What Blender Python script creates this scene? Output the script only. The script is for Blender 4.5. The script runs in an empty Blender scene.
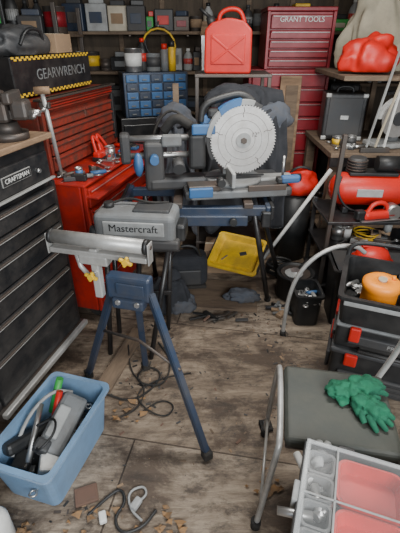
import bpy,bmesh,math,random
from mathutils import Vector,Matrix,Euler,noise
R=random.Random(7)
rad=math.radians
# ---------------- materials
MC={}
def mat(name,col,rough=.5,metal=0,dirt=.35,scale=6,dcol=(.09,.075,.06),bump=.15,trans=0,alpha=1,stretch=(1,1,1),emit=0):
    if name in MC: return MC[name]
    m=bpy.data.materials.new(name); m.use_nodes=True
    nt=m.node_tree; N=nt.nodes; L=nt.links; p=N['Principled BSDF']
    tc=N.new('ShaderNodeTexCoord'); mp=N.new('ShaderNodeMapping'); mp.inputs['Scale'].default_value=stretch
    L.new(tc.outputs['Object'],mp.inputs['Vector'])
    n=N.new('ShaderNodeTexNoise'); n.inputs['Scale'].default_value=scale; n.inputs['Detail'].default_value=8; n.inputs['Roughness'].default_value=.7
    L.new(mp.outputs[0],n.inputs['Vector'])
    r=N.new('ShaderNodeValToRGB'); r.color_ramp.elements[0].position=.40; r.color_ramp.elements[1].position=.68
    r.color_ramp.elements[0].color=(0,0,0,1); r.color_ramp.elements[1].color=(dirt,)*3+(1,)
    L.new(n.outputs['Fac'],r.inputs['Fac'])
    mx=N.new('ShaderNodeMixRGB'); mx.inputs['Color1'].default_value=(*col,1); mx.inputs['Color2'].default_value=(*dcol,1)
    L.new(r.outputs['Color'],mx.inputs['Fac']); L.new(mx.outputs[0],p.inputs['Base Color'])
    n2=N.new('ShaderNodeTexNoise'); n2.inputs['Scale'].default_value=scale*9; n2.inputs['Detail'].default_value=3
    L.new(mp.outputs[0],n2.inputs['Vector'])
    bp=N.new('ShaderNodeBump'); bp.inputs['Strength'].default_value=bump; bp.inputs['Distance'].default_value=.003
    L.new(n2.outputs['Fac'],bp.inputs['Height']); L.new(bp.outputs[0],p.inputs['Normal'])
    mr=N.new('ShaderNodeMapRange'); mr.inputs['To Min'].default_value=max(rough-.1,.05); mr.inputs['To Max'].default_value=min(1,rough+.25)
    L.new(n.outputs['Fac'],mr.inputs['Value']); L.new(mr.outputs[0],p.inputs['Roughness'])
    p.inputs['Metallic'].default_value=metal
    p.inputs['Transmission Weight'].default_value=trans
    p.inputs['Alpha'].default_value=alpha
    if emit:
        p.inputs['Emission Color'].default_value=(*col,1); p.inputs['Emission Strength'].default_value=emit
    MC[name]=m; return m
BLK=mat('black_plastic',(.011,.012,.013),.42,dcol=(.075,.070,.065))
BLKM=mat('black_paint',(.010,.0105,.012),.3,0,.4,dcol=(.075,.065,.058))
BLKM2=mat('black_paint_drawer',(.013,.014,.016),.28,0,.45,7,dcol=(.08,.072,.065))
DGR=mat('dark_grey',(.038,.040,.043),.5)
GRY=mat('grey_plastic',(.17,.18,.185),.5,dirt=.6)
LGR=mat('light_grey',(.36,.37,.365),.5,dirt=.5)
WHT=mat('white_plastic',(.72,.72,.69),.4,dirt=.35)
RED=mat('red_enamel',(.42,.020,.013),.30,0,.7,7,dcol=(.09,.022,.016))
RED2=mat('red_enamel_worn',(.24,.030,.018),.42,0,1,13,dcol=(.07,.036,.026))
DRED=mat('dark_red_enamel',(.25,.008,.016),.35,0,.4,dcol=(.06,.015,.015))
PRED=mat('red_plastic',(.60,.018,.010),.38,0,.35,dcol=(.16,.02,.015))
BLU=mat('blue_grey_paint',(.022,.040,.078),.36,0,.6,dcol=(.07,.065,.06))
BLU2=mat('blue_plastic',(.035,.13,.31),.4)
BIN=mat('blue_translucent',(.25,.43,.66),.35,0,.5,5,(.18,.23,.30),trans=.25)
STL=mat('steel',(.60,.60,.59),.3,.9,.5,dcol=(.18,.15,.12))
BLADE=mat('blade_steel',(.60,.59,.57),.36,.7,.5,14,(.30,.27,.24))
STLD=mat('dark_steel',(.10,.092,.085),.45,.6,.6,dcol=(.12,.07,.045))
GALV=mat('painted_silver',(.52,.52,.50),.33,.4,.5)
YEL=mat('yellow_plastic',(.74,.46,.02),.45,0,.6,9,dcol=(.24,.15,.04))
ORG=mat('orange_plastic',(.98,.30,.01),.4,0,.1)
GRN=mat('green_fabric',(.012,.15,.075),.95,0,.7,14,dcol=(.01,.05,.035),bump=.4)
WOOD=mat('bare_wood',(.30,.19,.11),.75,0,.8,4,(.10,.065,.042),.4,stretch=(1,7,7))
PLY=mat('plywood_old',(.19,.135,.09),.8,0,.8,4,(.07,.05,.037),.4,stretch=(1,5,5))
CARD=mat('cardboard',(.30,.20,.12),.85)
CLOTH=mat('black_cloth',(.020,.022,.027),.95,0,.5,12,(.05,.05,.055),.4)
CLOTH2=mat('blue_grey_cloth',(.075,.085,.105),.95,0,.5,12)
TAN=mat('tan_cloth',(.38,.34,.25),.95,0,.5,10,(.2,.19,.15))
SEAT=mat('seat_vinyl',(.036,.042,.036),.48,0,.7,5,(.080,.078,.062),.2)
RUB=mat('rubber',(.012,.012,.012),.8)
LEAF=mat('dry_leaf',(.28,.155,.065),.8,0,.7,20)
BRICK=mat('clay_tile',(.15,.085,.06),.85)
CLR=mat('clear_plastic',(.80,.83,.83),.10,0,.2,8,(.5,.5,.5),.05,alpha=.22)
LID=mat('clear_lid',(.6,.62,.62),.06,0,.0,8,(.5,.5,.5),.03,alpha=.07)
GREEN=mat('green_plastic',(.03,.35,.06),.45)
CREAM=mat('cream_plastic',(.50,.44,.33),.5)
# ---------------- mesh builder
class B:
    def __init__(s,name,loc=(0,0,0),rz=0,rot=None):
        s.n=name;s.loc=loc;s.rot=rot if rot else (0,0,rad(rz));s.bm=bmesh.new();s.mats=[]
    def mi(s,m):
        if m not in s.mats: s.mats.append(m)
        return s.mats.index(m)
    def add(s,t,m,M=None,smooth=None):
        i=s.mi(m)
        for f in t.faces:
            f.material_index=i
            if smooth is not None: f.smooth=smooth
        if M is not None: t.transform(M)
        me=bpy.data.meshes.new('t'); t.to_mesh(me); t.free(); s.bm.from_mesh(me); bpy.data.meshes.remove(me)
    def box(s,c,d,m,rot=(0,0,0),bev=.004,seg=2,tap=1,smooth=None):
        t=bmesh.new(); bmesh.ops.create_cube(t,size=1)
        for v in t.verts:
            k=tap if v.co.z<0 else 1
            v.co=Vector((v.co.x*d[0]*k,v.co.y*d[1]*k,v.co.z*d[2]))
        if bev>0:
            bv=min(bev,.45*min(d))
            bmesh.ops.bevel(t,geom=t.edges[:],offset=bv,segments=seg,affect='EDGES',profile=.5)
        s.add(t,m,Matrix.Translation(c)@Euler([rad(a) for a in rot]).to_matrix().to_4x4(),smooth)
    def cyl(s,a,b,r,m,r2=None,n=20):
        a=Vector(a);b=Vector(b);d=b-a;t=bmesh.new()
        bmesh.ops.create_cone(t,cap_ends=True,segments=n,radius1=r,radius2=r if r2 is None else r2,depth=d.length)
        for f in t.faces: f.smooth=len(f.verts)==4
        s.add(t,m,Matrix.Translation((a+b)/2)@d.to_track_quat('Z','Y').to_matrix().to_4x4())
    def sph(s,c,r,m,n=16,rot=(0,0,0)):
        t=bmesh.new(); bmesh.ops.create_uvsphere(t,u_segments=n,v_segments=max(6,n//2),radius=1)
        if not hasattr(r,'__len__'): r=(r,r,r)
        s.add(t,m,Matrix.Translation(c)@Euler([rad(a) for a in rot]).to_matrix().to_4x4()@Matrix.Diagonal((*r,1)),True)
    def blob(s,c,r,m,amp=.25,fr=2,seed=0,sub=4,fold=0):
        t=bmesh.new(); bmesh.ops.create_icosphere(t,subdivisions=sub,radius=1)
        o=Vector((seed*3.1,seed*1.7,seed))
        for v in t.verts:
            k=1+amp*noise.noise(v.co*fr+o)
            if fold:
                q=Vector((v.co.x*1.0,v.co.y,v.co.z*.45))
                k+=fold*.5*(.5-abs(noise.noise(q*fr*1.6+o*2))*1.6)+fold*.15*math.sin(6*(v.co.x+v.co.y*.7+.6*noise.noise(v.co*1.5+o)))
            v.co=v.co*k
            if v.co.z<-.5: v.co.z=-.5
        s.add(t,m,Matrix.Translation(c)@Matrix.Diagonal((*r,1)),True)
    def drape(s,x0,x1,y,z0,z1,m,seed=0,amp=.03,freq=7,rough=.04,M=None,gather=.25):
        t=bmesh.new(); nx,nz=48,30; o=Vector((seed*2.3,seed,seed*.7)); F=[];Bk=[]
        for j in range(nz+1):
            v=j/nz; a=[];c=[]
            for i in range(nx+1):
                u=i/nx; w=1-gather*(1-v)**2
                xx=(x0+x1)/2+(u-.5)*(x1-x0)*w
                ph=freq*6.28*u+1.6*noise.noise(Vector((u*3,v*1.2,0))+o)*2
                yy=y-amp*(.35+.65*v)*(math.sin(ph)*.6+noise.noise(Vector((u*5,v*2.5,3))+o)*1.4)-.03*math.sin(min(1,v*5)*1.57)
                zz=z1-(z1-z0)*v*(1+rough*3*noise.noise(Vector((u*4,0,5))+o))-.04*(1-v)*abs(u-.5)*2
                if j==0: yy=y+.02
                xx+=.03*v*noise.noise(Vector((u*2,v*4,9))+o)
                a.append(t.verts.new((xx,yy,zz))); c.append(t.verts.new((xx,yy+.008,zz-.001)))
            F.append(a);Bk.append(c)
        for j in range(nz):
            for i in range(nx):
                t.faces.new((F[j][i],F[j+1][i],F[j+1][i+1],F[j][i+1])); t.faces.new((Bk[j][i],Bk[j][i+1],Bk[j+1][i+1],Bk[j+1][i]))
        for j in range(nz):
            t.faces.new((F[j][0],Bk[j][0],Bk[j+1][0],F[j+1][0])); t.faces.new((F[j][nx],F[j+1][nx],Bk[j+1][nx],Bk[j][nx]))
        for i in range(nx):
            t.faces.new((F[0][i],F[0][i+1],Bk[0][i+1],Bk[0][i])); t.faces.new((F[nz][i],Bk[nz][i],Bk[nz][i+1],F[nz][i+1]))
        bmesh.ops.recalc_face_normals(t,faces=t.faces[:])
        s.add(t,m,M,True)
    def tube(s,pts,r,m,n=10,sm=0,closed=False):
        P=[Vector(p) for p in pts]
        for _ in range(sm):
            Q=[] if closed else [P[0]]
            L=len(P)
            for i in range(L if closed else L-1):
                a,b=P[i],P[(i+1)%L]; Q+= [a*.75+b*.25,a*.25+b*.75]
            if not closed: Q.append(P[-1])
            P=Q
        t=bmesh.new(); rings=[]; L=len(P); up=None
        for i in range(L):
            if closed: d=(P[(i+1)%L]-P[i-1])
            else: d=(P[min(i+1,L-1)]-P[max(i-1,0)])
            if d.length<1e-7: d=Vector((0,0,1))
            d.normalize()
            if up is None:
                up=Vector((0,0,1)) if abs(d.z)<.9 else Vector((1,0,0))
            up=(up-d*up.dot(d))
            if up.length<1e-5: up=d.orthogonal()
            up.normalize(); sd=d.cross(up)
            rr=r if not hasattr(r,'__len__') else r[0]+(r[1]-r[0])*i/(L-1)
            rings.append([t.verts.new(P[i]+(up*math.cos(2*math.pi*k/n)+sd*math.sin(2*math.pi*k/n))*rr) for k in range(n)])
        for i in range(L if closed else L-1):
            a=rings[i];b=rings[(i+1)%L]
            for k in range(n):
                t.faces.new((a[k],a[(k+1)%n],b[(k+1)%n],b[k])).smooth=True
        if not closed:
            t.faces.new(rings[0][::-1]); t.faces.new(rings[-1])
        bmesh.ops.recalc_face_normals(t,faces=t.faces[:])
        s.add(t,m)
    def prism(s,poly,h,m,M=None,bev=0):
        t=bmesh.new(); vs=[t.verts.new((x,y,0)) for x,y in poly]; f=t.faces.new(vs)
        r=bmesh.ops.extrude_face_region(t,geom=[f])
        for v in r['geom']:
            if isinstance(v,bmesh.types.BMVert): v.co.z+=h
        bmesh.ops.recalc_face_normals(t,faces=t.faces[:])
        if bev: bmesh.ops.bevel(t,geom=t.edges[:],offset=bev,segments=2,affect='EDGES',profile=.5)
        s.add(t,m,M)
    def lathe(s,prof,m,M=None,n=24):
        t=bmesh.new(); rings=[]
        for r,z in prof: rings.append([t.verts.new((max(r,.0003)*math.cos(2*math.pi*k/n),max(r,.0003)*math.sin(2*math.pi*k/n),z)) for k in range(n)])
        for a,b in zip(rings,rings[1:]):
            for k in range(n): t.faces.new((a[k],a[(k+1)%n],b[(k+1)%n],b[k])).smooth=True
        t.faces.new(rings[0][::-1]); t.faces.new(rings[-1])
        bmesh.ops.recalc_face_normals(t,faces=t.faces[:])
        s.add(t,m,M)
    def text(s,tx,size,m,M,ext=.0008):
        c=bpy.data.curves.new('tx','FONT'); c.body=tx; c.size=size; c.extrude=ext; c.align_x='CENTER'; c.align_y='CENTER'
        o=bpy.data.objects.new('tx',c); bpy.context.collection.objects.link(o)
        dg=bpy.context.evaluated_depsgraph_get(); me=bpy.data.meshes.new_from_object(o.evaluated_get(dg))
        t=bmesh.new(); t.from_mesh(me); bpy.data.objects.remove(o); bpy.data.meshes.remove(me)
        s.add(t,m,M)
    def done(s):
        me=bpy.data.meshes.new(s.n); s.bm.to_mesh(me); s.bm.free()
        for m in s.mats: me.materials.append(m)
        o=bpy.data.objects.new(s.n,me); bpy.context.collection.objects.link(o)
        o.location=s.loc; o.rotation_euler=s.rot; return o
def T(x,y,z): return Matrix.Translation((x,y,z))
def RX(a): return Matrix.Rotation(rad(a),4,'X')
def RY(a): return Matrix.Rotation(rad(a),4,'Y')
def RZ(a): return Matrix.Rotation(rad(a),4,'Z')
FRONT=RX(90)
def tub(b,c,d,h,m,wall=.006,tap=.9,lip=.015,rz=0):
    t=bmesh.new(); prof=[(tap,0),(1,h),(1+lip*2/d[0],h),(1+lip*2/d[0],h-.012),(1+lip*2/d[0]-.004,h+.004),(1-wall*2/d[0],h+.004),(tap-wall*2/d[0],wall)]
    cr=min(.03,min(d)*.2); rings=[]
    for k,z in prof:
        ring=[]
        hx,hy=d[0]/2*k,d[1]/2*(k if k<=1 else 1+(k-1)*d[0]/d[1])
        for q,(sx,sy) in enumerate(((1,1),(-1,1),(-1,-1),(1,-1))):
            for j in range(5):
                a=rad(90*q+j*22.5)
                ring.append(t.verts.new((sx*(hx-cr)+cr*math.cos(a),sy*(hy-cr)+cr*math.sin(a),z)))
        rings.append(ring)
    for a,b2 in zip(rings,rings[1:]):
        n=len(a)
        for k in range(n): t.faces.new((a[k],a[(k+1)%n],b2[(k+1)%n],b2[k]))
    t.faces.new(rings[0][::-1]); t.faces.new(rings[-1])
    bmesh.ops.recalc_face_normals(t,faces=t.faces[:])
    b.add(t,m,T(*c)@RZ(rz))
def wrench(b,x,y,z,a,L=.18,m=STL):
    c,s_=math.cos(a),math.sin(a)
    b.box((x,y,z+.004),(L,.014,.006),m,(0,0,math.degrees(a)),.002)
    b.tube([(x+c*(L/2+.012)+.013*math.cos(t*.785),y+s_*(L/2+.012)+.013*math.sin(t*.785),z+.005) for t in range(8)],.005,m,6,closed=True)
    b.box((x-c*L/2,y-s_*L/2,z+.005),(.03,.03,.008),m,(0,0,math.degrees(a)+45),.003)
def driver(b,x,y,z,a,m,L=.2):
    c,s_=math.cos(a),math.sin(a)
    b.cyl((x,y,z+.015),(x+c*.09,y+s_*.09,z+.015),.014,m,.011,10)
    b.cyl((x+c*.09,y+s_*.09,z+.015),(x+c*L,y+s_*L,z+.012),.0035,STL,n=8)
def can(b,x,y,z,r,h,m,lid=None):
    b.lathe([(r*.96,0),(r,.004),(r,h-.006),(r*1.03,h-.004),(r*1.03,h),(r*.93,h),(r*.93,h-.006),(0,h-.006)],m,T(x,y,z),20)
    b.cyl((x,y,z+h*.25),(x,y,z+h*.8),r*1.006,lid or WHT,n=20)
def spray(b,x,y,z,m,h=.2,r=.032):
    b.lathe([(r,0),(r,h*.75),(r*.6,h*.82),(r*.6,h*.84)],m,T(x,y,z),16)
    b.cyl((x,y,z+h*.80),(x,y,z+h),r*.75,R.choice([WHT,PRED,BLK,DGR]),n=14)
def bottle(b,x,y,z,m,h=.25,r=.045):
    b.lathe([(r*.9,0),(r,.01),(r,h*.6),(r*.8,h*.72),(r*.35,h*.85),(r*.35,h*.9)],m,T(x,y,z),18)
    b.cyl((x,y,z+h*.3),(x,y,z+h*.55),r*1.01,R.choice([LGR,GRY,CREAM,PRED]),n=18)
    b.cyl((x,y,z+h*.88),(x,y,z+h),r*.42,R.choice([BLK,PRED,WHT,DGR]),n=12)
def coil(b,x,y,z,r,m,tr=.006,turns=3):
    b.tube([((x+(r+.008*math.sin(i*1.3))*math.cos(i*.5)),y+(r+.01*math.cos(i*.9))*math.sin(i*.5),z+tr+i*.0016+.004*abs(math.sin(i))) for i in range(int(turns*12.6))],tr,m,6)
COLS=[BLK,DGR,GRY,LGR,PRED,BLU2,YEL,WHT,STL,STLD,STL,BLK,DGR,CARD,GREEN,ORG]
def scatter(name,x0,x1,y0,y1,z,n,rz=0,loc=(0,0,0),kinds='wdbhc',cols=COLS,seed=1,sc=1,into=None):
    global R
    old=R; R=random.Random(seed)
    b=into or B(name,loc,rz)
    for i in range(n):
        x=R.uniform(x0,x1);y=R.uniform(y0,y1);a=R.uniform(0,6.28);k=R.choice(kinds);m=R.choice(cols)
        if k=='w': wrench(b,x,y,z+R.uniform(0,.02),a,R.uniform(.1,.2)*sc)
        elif k=='d': driver(b,x,y,z,a,m,R.uniform(.15,.25)*sc)
        elif k=='b':
            d=(R.uniform(.05,.14)*sc,R.uniform(.04,.1)*sc,R.uniform(.02,.07)*sc)
            b.box((x,y,z+d[2]/2),d,m,(0,0,math.degrees(a)),.005)
            b.box((x,y,z+d[2]),(d[0]*.6,d[1]*.5,.008),R.choice(cols),(0,0,math.degrees(a)),.002)
        elif k=='h':
            c,s_=math.cos(a),math.sin(a)
            b.cyl((x,y,z+.02),(x+c*.2*sc,y+s_*.2*sc,z+.02),.013,R.choice([WOOD,BLK,m]),n=10)
            b.cyl((x+c*.2*sc-s_*.05,y+s_*.2*sc+c*.05,z+.022),(x+c*.2*sc+s_*.05,y+s_*.2*sc-c*.05,z+.022),.02,STLD,n=12)
        elif k=='c': can(b,x,y,z,R.uniform(.025,.05)*sc,R.uniform(.05,.12)*sc,STL,m)
        elif k=='o': coil(b,x,y,z,R.uniform(.05,.1)*sc,R.choice([BLK,YEL,ORG,BLK]))
        elif k=='s': spray(b,x,y,z,m,R.uniform(.16,.23))
        elif k=='B': bottle(b,x,y,z,m,R.uniform(.18,.28))
        elif k=='p':
            d=(R.uniform(.1,.4)*sc,R.uniform(.02,.07)*sc,R.uniform(.012,.03)*sc)
            b.box((x,y,z+d[2]/2+R.uniform(0,.02)),d,m,(0,R.uniform(-6,6),math.degrees(a)),.002)
    R=old
    if not into: return b.done()
# ---------------- room shell
WALL=mat('old_wall_boards',(.095,.072,.05),.85,0,.8,3,(.04,.032,.026),.4,stretch=(4,4,.6))
fm=bpy.data.materials.new('worn_plywood_floor'); fm.use_nodes=True
nt=fm.node_tree;N=nt.nodes;L=nt.links;p=N['Principled BSDF']
tc=N.new('ShaderNodeTexCoord')
def ns(scale,detail,rough,vec,dist=0):
    n=N.new('ShaderNodeTexNoise'); n.inputs['Scale'].default_value=scale; n.inputs['Detail'].default_value=detail; n.inputs['Roughness'].default_value=rough; n.inputs['Distortion'].default_value=dist; L.new(vec,n.inputs['Vector']); return n
def ramp(src,p0,c0,p1,c1):
    r=N.new('ShaderNodeValToRGB'); e=r.color_ramp.elements; e[0].position=p0;e[0].color=(*c0,1);e[1].position=p1;e[1].color=(*c1,1); L.new(src,r.inputs['Fac']); return r
def mix(fac,a,c,mode='MIX'):
    m=N.new('ShaderNodeMixRGB'); m.blend_type=mode
    for k,v in(('Fac',fac),('Color1',a),('Color2',c)):
        if hasattr(v,'links'): L.new(v,m.inputs[k])
        elif isinstance(v,tuple): m.inputs[k].default_value=(*v,1)
        else: m.inputs[k].default_value=v
    return m.outputs[0]
mp=N.new('ShaderNodeMapping'); mp.inputs['Scale'].default_value=(1.2,9,1); mp.inputs['Rotation'].default_value=(0,0,rad(8)); L.new(tc.outputs['Object'],mp.inputs['Vector'])
mps=N.new('ShaderNodeMapping'); mps.inputs['Scale'].default_value=(1,1.8,1); mps.inputs['Rotation'].default_value=(0,0,rad(8)); mps.inputs['Location'].default_value=(3.3,1.7,0); L.new(tc.outputs['Object'],mps.inputs['Vector'])
g=ns(4,10,.78,mp.outputs[0],.3); st=ns(2.0,12,.74,mps.outputs[0],.4); sp=ns(45,6,.8,tc.outputs['Object']); st2=ns(7,10,.75,mps.outputs[0],.3)
base=ramp(g.outputs['Fac'],.30,(.135,.100,.072),.68,(.42,.345,.262)).outputs[0]
c1=mix(ramp(st.outputs['Fac'],.45,(0,0,0),.57,(.88,.88,.88)).outputs[0],base,(.072,.050,.036))
c2=mix(ramp(st2.outputs['Fac'],.50,(0,0,0),.64,(.85,.85,.85)).outputs[0],c1,(.040,.029,.022))
c3=mix(ramp(sp.outputs['Fac'],.58,(0,0,0),.72,(.55,.55,.55)).outputs[0],c2,(.36,.29,.22))
br=N.new('ShaderNodeTexBrick'); br.inputs['Scale'].default_value=1; br.inputs['Brick Width'].default_value=3.2; br.inputs['Row Height'].default_value=.86; br.inputs['Mortar Size'].default_value=.004
br.inputs['Color1'].default_value=(1,1,1,1); br.inputs['Color2'].default_value=(.78,.74,.70,1); br.inputs['Mortar'].default_value=(.25,.22,.2,1)
mp2=N.new('ShaderNodeMapping'); mp2.inputs['Rotation'].default_value=(0,0,rad(10)); mp2.inputs['Location'].default_value=(.5,.60,0); L.new(tc.outputs['Object'],mp2.inputs['Vector']); L.new(mp2.outputs[0],br.inputs['Vector'])
L.new(mix(1,c3,br.outputs['Color'],'MULTIPLY'),p.inputs['Base Color'])
L.new(ramp(st2.outputs['Fac'],.4,(.75,.75,.75),.65,(.48,.48,.48)).outputs[0],p.inputs['Roughness'])
bp=N.new('ShaderNodeBump'); bp.inputs['Strength'].default_value=.8; bp.inputs['Distance'].default_value=.006; L.new(g.outputs['Fac'],bp.inputs['Height'])
bp2=N.new('ShaderNodeBump'); bp2.inputs['Strength'].default_value=.5; bp2.inputs['Distance'].default_value=.003; L.new(sp.outputs['Fac'],bp2.inputs['Height']); L.new(bp.outputs[0],bp2.inputs['Normal']); L.new(bp2.outputs[0],p.inputs['Normal'])
X0,X1,Y0,Y1,ZC=-1.75,2.05,-1.2,4.4,2.5
b=B('floor'); b.box(((X0+X1)/2,(Y0+Y1)/2,-.05),(X1-X0+.2,Y1-Y0+.2,.1),fm,bev=0); b.done()
b=B('wall_back'); b.box(((X0+X1)/2,Y1+.05,ZC/2),(X1-X0+.2,.1,ZC),WALL,bev=0)
for i in range(10): b.box((X0+.2+i*.4,Y1-.005,ZC/2),(.045,.03,ZC-.02),PLY)
b.done()
b=B('wall_left'); b.box((X0-.05,(Y0+Y1)/2,ZC/2),(.1,Y1-Y0,ZC),WALL,bev=0)
for i in range(12): b.box((X0+.005,Y0+.3+i*.45,ZC/2),(.03,.045,ZC-.02),PLY)
b.done()
b=B('wall_right'); b.box((X1+.05,(Y0+Y1)/2,ZC/2),(.1,Y1-Y0,ZC),WALL,bev=0)
for i in range(12): b.box((X1-.005,Y0+.3+i*.45,ZC/2),(.03,.045,ZC-.02),PLY)
b.done()
b=B('ceiling'); b.box(((X0+X1)/2,(Y0+Y1)/2,ZC+.05),(X1-X0+.2,Y1-Y0+.2,.1),WALL,bev=0); b.done()
def chest(b,L,D,z0,z1,rows,body,front,handle='lip',split=None):
    b.box((L/2,D/2+.012,(z0+z1)/2),(L,D-.02,z1-z0),body,bev=.006)
    b.box((.012,.004,(z0+z1)/2),(.024,.02,z1-z0),body,bev=.003); b.box((L-.012,.004,(z0+z1)/2),(.024,.02,z1-z0),body,bev=.003)
    tot=sum(rows); H=z1-z0-.03; z=z1-.015
    for i,r in enumerate(rows):
        h=H*r/tot; cz=z-h/2; z-=h
        segs=[(.03,L-.03)] if not split or i not in split else [(.03,L/2-.005),(L/2+.005,L-.03)]
        for a,c in segs:
            b.box(((a+c)/2,-.001,cz),(c-a,.026,h-.010),front,bev=.004)
            b.box(((a+c)/2,-.016,z+h-.014),(c-a-.01,.016,.012),STLD if body is BLKM else front,bev=.003)
            b.box(((a+c)/2,-.0225,z+h-.019),(c-a-.02,.004,.004),GALV if body is not RED2 else STLD,bev=.001)
    return b
RZL=75
b=B('black_tool_chest',(-.916,1.245,0),RZL)
chest(b,.72,.46,.1,.98,[1,1,1.3,1.3,1.6,2.4],BLKM,BLKM2)
b.box((.36,.23,1.085),(.72,.44,.19),BLKM,bev=.01)
b.box((.36,-.002,1.07),(.66,.02,.12),BLKM2,bev=.004)
b.box((.36,-.014,1.0),(.70,.02,.010),GALV,bev=.003)
b.box((.45,-.014,1.075),(.19,.006,.042),GALV,bev=.002); b.box((.45,-.0165,1.075),(.182,.004,.035),BLK,bev=.001)
b.text('CRAFTSMAN',.028,WHT,T(.45,-.0195,1.075)@FRONT)
b.cyl((.60,-.01,1.06),(.60,-.025,1.06),.010,STL,n=14)
b.box((.36,.22,.09),(.74,.5,.05),STLD,bev=.006)
b.box((.36,-.035,.1),(.74,.03,.03),GALV,bev=.006)
for x in(.06,.66):
    for y in(.06,.40):
        b.cyl((x-.012,y,.036),(x+.012,y,.036),.036,RUB); b.box((x,y,.065),(.04,.05,.02),STLD)
b.box((.36,.22,1.195),(.74,.50,.026),WOOD,bev=.004)
b.done()
b=B('bench_vise',(-.835,1.80,1.2085),RZL+20)
b.cyl((0,0,0),(0,0,.03),.085,STLD,n=28); b.cyl((0,0,.03),(0,0,.07),.06,STLD,.045,28)
b.box((0,.04,.115),(.10,.14,.09),STLD,bev=.015); b.box((0,.03,.165),(.16,.05,.05),STLD,bev=.01)
b.box((0,-.075,.12),(.09,.07,.08),STLD,bev=.015); b.box((0,-.045,.17),(.16,.035,.045),STLD,bev=.008)
b.box((0,-.02,.10),(.045,.22,.04),STLD,bev=.006); b.cyl((0,-.09,.105),(0,-.15,.105),.014,STL)
b.cyl((-.08,-.145,.105),(.08,-.145,.105),.006,STL,n=10); b.sph((-.08,-.145,.105),.011,STL,10); b.sph((.08,-.145,.105),.011,STL,10)
b.cyl((0,.10,.15),(0,.15,.15),.04,STLD,.03); b.done()
b=B('red_roller_cabinet',(-.62,2.05,0),RZL)
chest(b,.95,.58,.09,.9,[1.2,1,1,1.4,1.4,2],RED,RED)
b.box((.475,.29,.905),(.97,.6,.012),RED,bev=.004)
b.box((.475,-.03,.84),(.93,.09,.012),RED,bev=.003)
for x in(.08,.87):
    for y in(.08,.48): b.cyl((x-.015,y,.045),(x+.015,y,.045),.045,RUB); b.box((x,y,.08),(.05,.06,.03),STLD)
b.done()
def LP(ox,oy,x,y,rz=RZL):
    a=rad(rz); return (ox+x*math.cos(a)-y*math.sin(a),oy+x*math.sin(a)+y*math.cos(a))
ux,uy=LP(-.62,2.05,.10,.25)
b=B('red_top_chest',(ux,uy,.911),RZL)
chest(b,.85,.32,0,.33,[1,1,1,1.2],RED2,RED2,split=[0])
b.box((.425,.16,.36),(.85,.32,.07),RED2,bev=.01)
for i in range(5): b.box((.425,-.005,.345+i*.014),(.8,.02,.006),RED if i%2 else RED2,bev=.002)
b.box((.425,.0,.398),(.87,.05,.012),STLD,bev=.003)
b.box((.80,-.02,.2),(.03,.02,.3),BLK,bev=.004)
b.done()
hx,hy=LP(ux,uy,-.02,.07)
b=B('socket_set_case',(hx,hy,1.316),RZL)
b.box((.36,.06,.0975),(.78,.10,.19),BLKM,bev=.006)
for i in range(39):
    for k in range(2):
        for zz in(.010,.178):
            if (i+k)%2: b.box((.36-.38+.01+i*.0195,.009,zz+.0095*k*1),(.0195,.003,.0095),YEL,bev=0)
b.text('GEARWRENCH',.075,GRY,T(.42,.008,.1)@FRONT)
b.done()
b=B('grey_duffel_bag',LP(hx,hy,.16,.07)+(1.510,),RZL); b.blob((0,0,.045),(.20,.085,.085),DGR,.2,1.6,6,4,.3); b.tube([(-.1,-.07,.05),(-.06,-.09,.12),(.06,-.09,.12),(.1,-.07,.05)],.009,BLK,8,2); b.done()
b=B('cardboard_carton',LP(hx,hy,.48,.07)+(1.510,),RZL+6); b.box((0,0,.05),(.20,.11,.096),CARD,bev=.003); b.box((0,0,.099),(.2,.03,.002),CREAM,bev=0); b.done()
b=B('bar_clamp',(0,0,0))
b.cyl((-.775,2.2,.93),(-.765,2.1,1.36),.011,GALV,n=12); b.sph((-.775,2.205,.93),(.03,.03,.018),STLD); b.cyl((-.80,2.09,1.37),(-.73,2.11,1.37),.018,WOOD,n=12)
b.box((-.77,2.12,1.30),(.05,.03,.03),STLD); b.box((-.775,2.20,.918),(.05,.05,.012),STLD); b.done()
b=B('red_spring_clamp',(-.655,2.58,.913),RZL)
for dx in(0,.055):
    b.tube([(-.05+dx,-.03,.01),(-.03+dx,0,.08),(.0+dx,.03,.15),(.03+dx,.0,.10),(.06+dx,-.03,.012)],.011,PRED,8,2)
b.box((.02,-.02,.03),(.16,.05,.05),PRED,bev=.012); b.box((.03,-.02,.012),(.20,.05,.024),BLK,bev=.005)
b.done()
scatter('hand_tools',.06,.85,.04,.13,.912,26,RZL,(-.62,2.05,0),'wdbbc',[STL,BLK,DGR,STLD,PRED,GRY,BLU2],5,.7)
# ---------------- miter saw stand
b=B('saw_stand',(0,0,0))
for y in(2.05,2.36):
    b.box((-.03,y,.77),(.80,.045,.05),BLU,bev=.006)
for x in(-.42,.37): b.box((x,2.205,.77),(.03,.38,.07),BLU,bev=.008); b.box((x+(.02 if x>0 else -.02),2.205,.77),(.02,.40,.08),BLK,bev=.006)
for x in(-.12,.26): b.box((x,2.2,.81),(.05,.38,.03),STLD,bev=.004)
for a,c in(((.30,2.05,.75),(.47,2.30,.0)),((-.34,2.05,.75),(-.40,2.12,.0)),((.36,2.36,.75),(.60,2.60,0)),((-.34,2.36,.75),(-.34,2.62,0))):
    b.tube([a,c],.016,BLKM,8); b.cyl(c,(c[0],c[1],.03),.022,RUB,n=12)
b.box((.0,2.02,.725),(.52,.03,.06),BLU,bev=.006); b.cyl((-.1,2.0,.73),(-.1,1.985,.73),.02,BLK); b.cyl((.18,2.0,.73),(.18,1.97,.73),.02,BLK)
b.box((.36,2.02,.735),(.05,.05,.09),BLK,bev=.008)
b.done()
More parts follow.
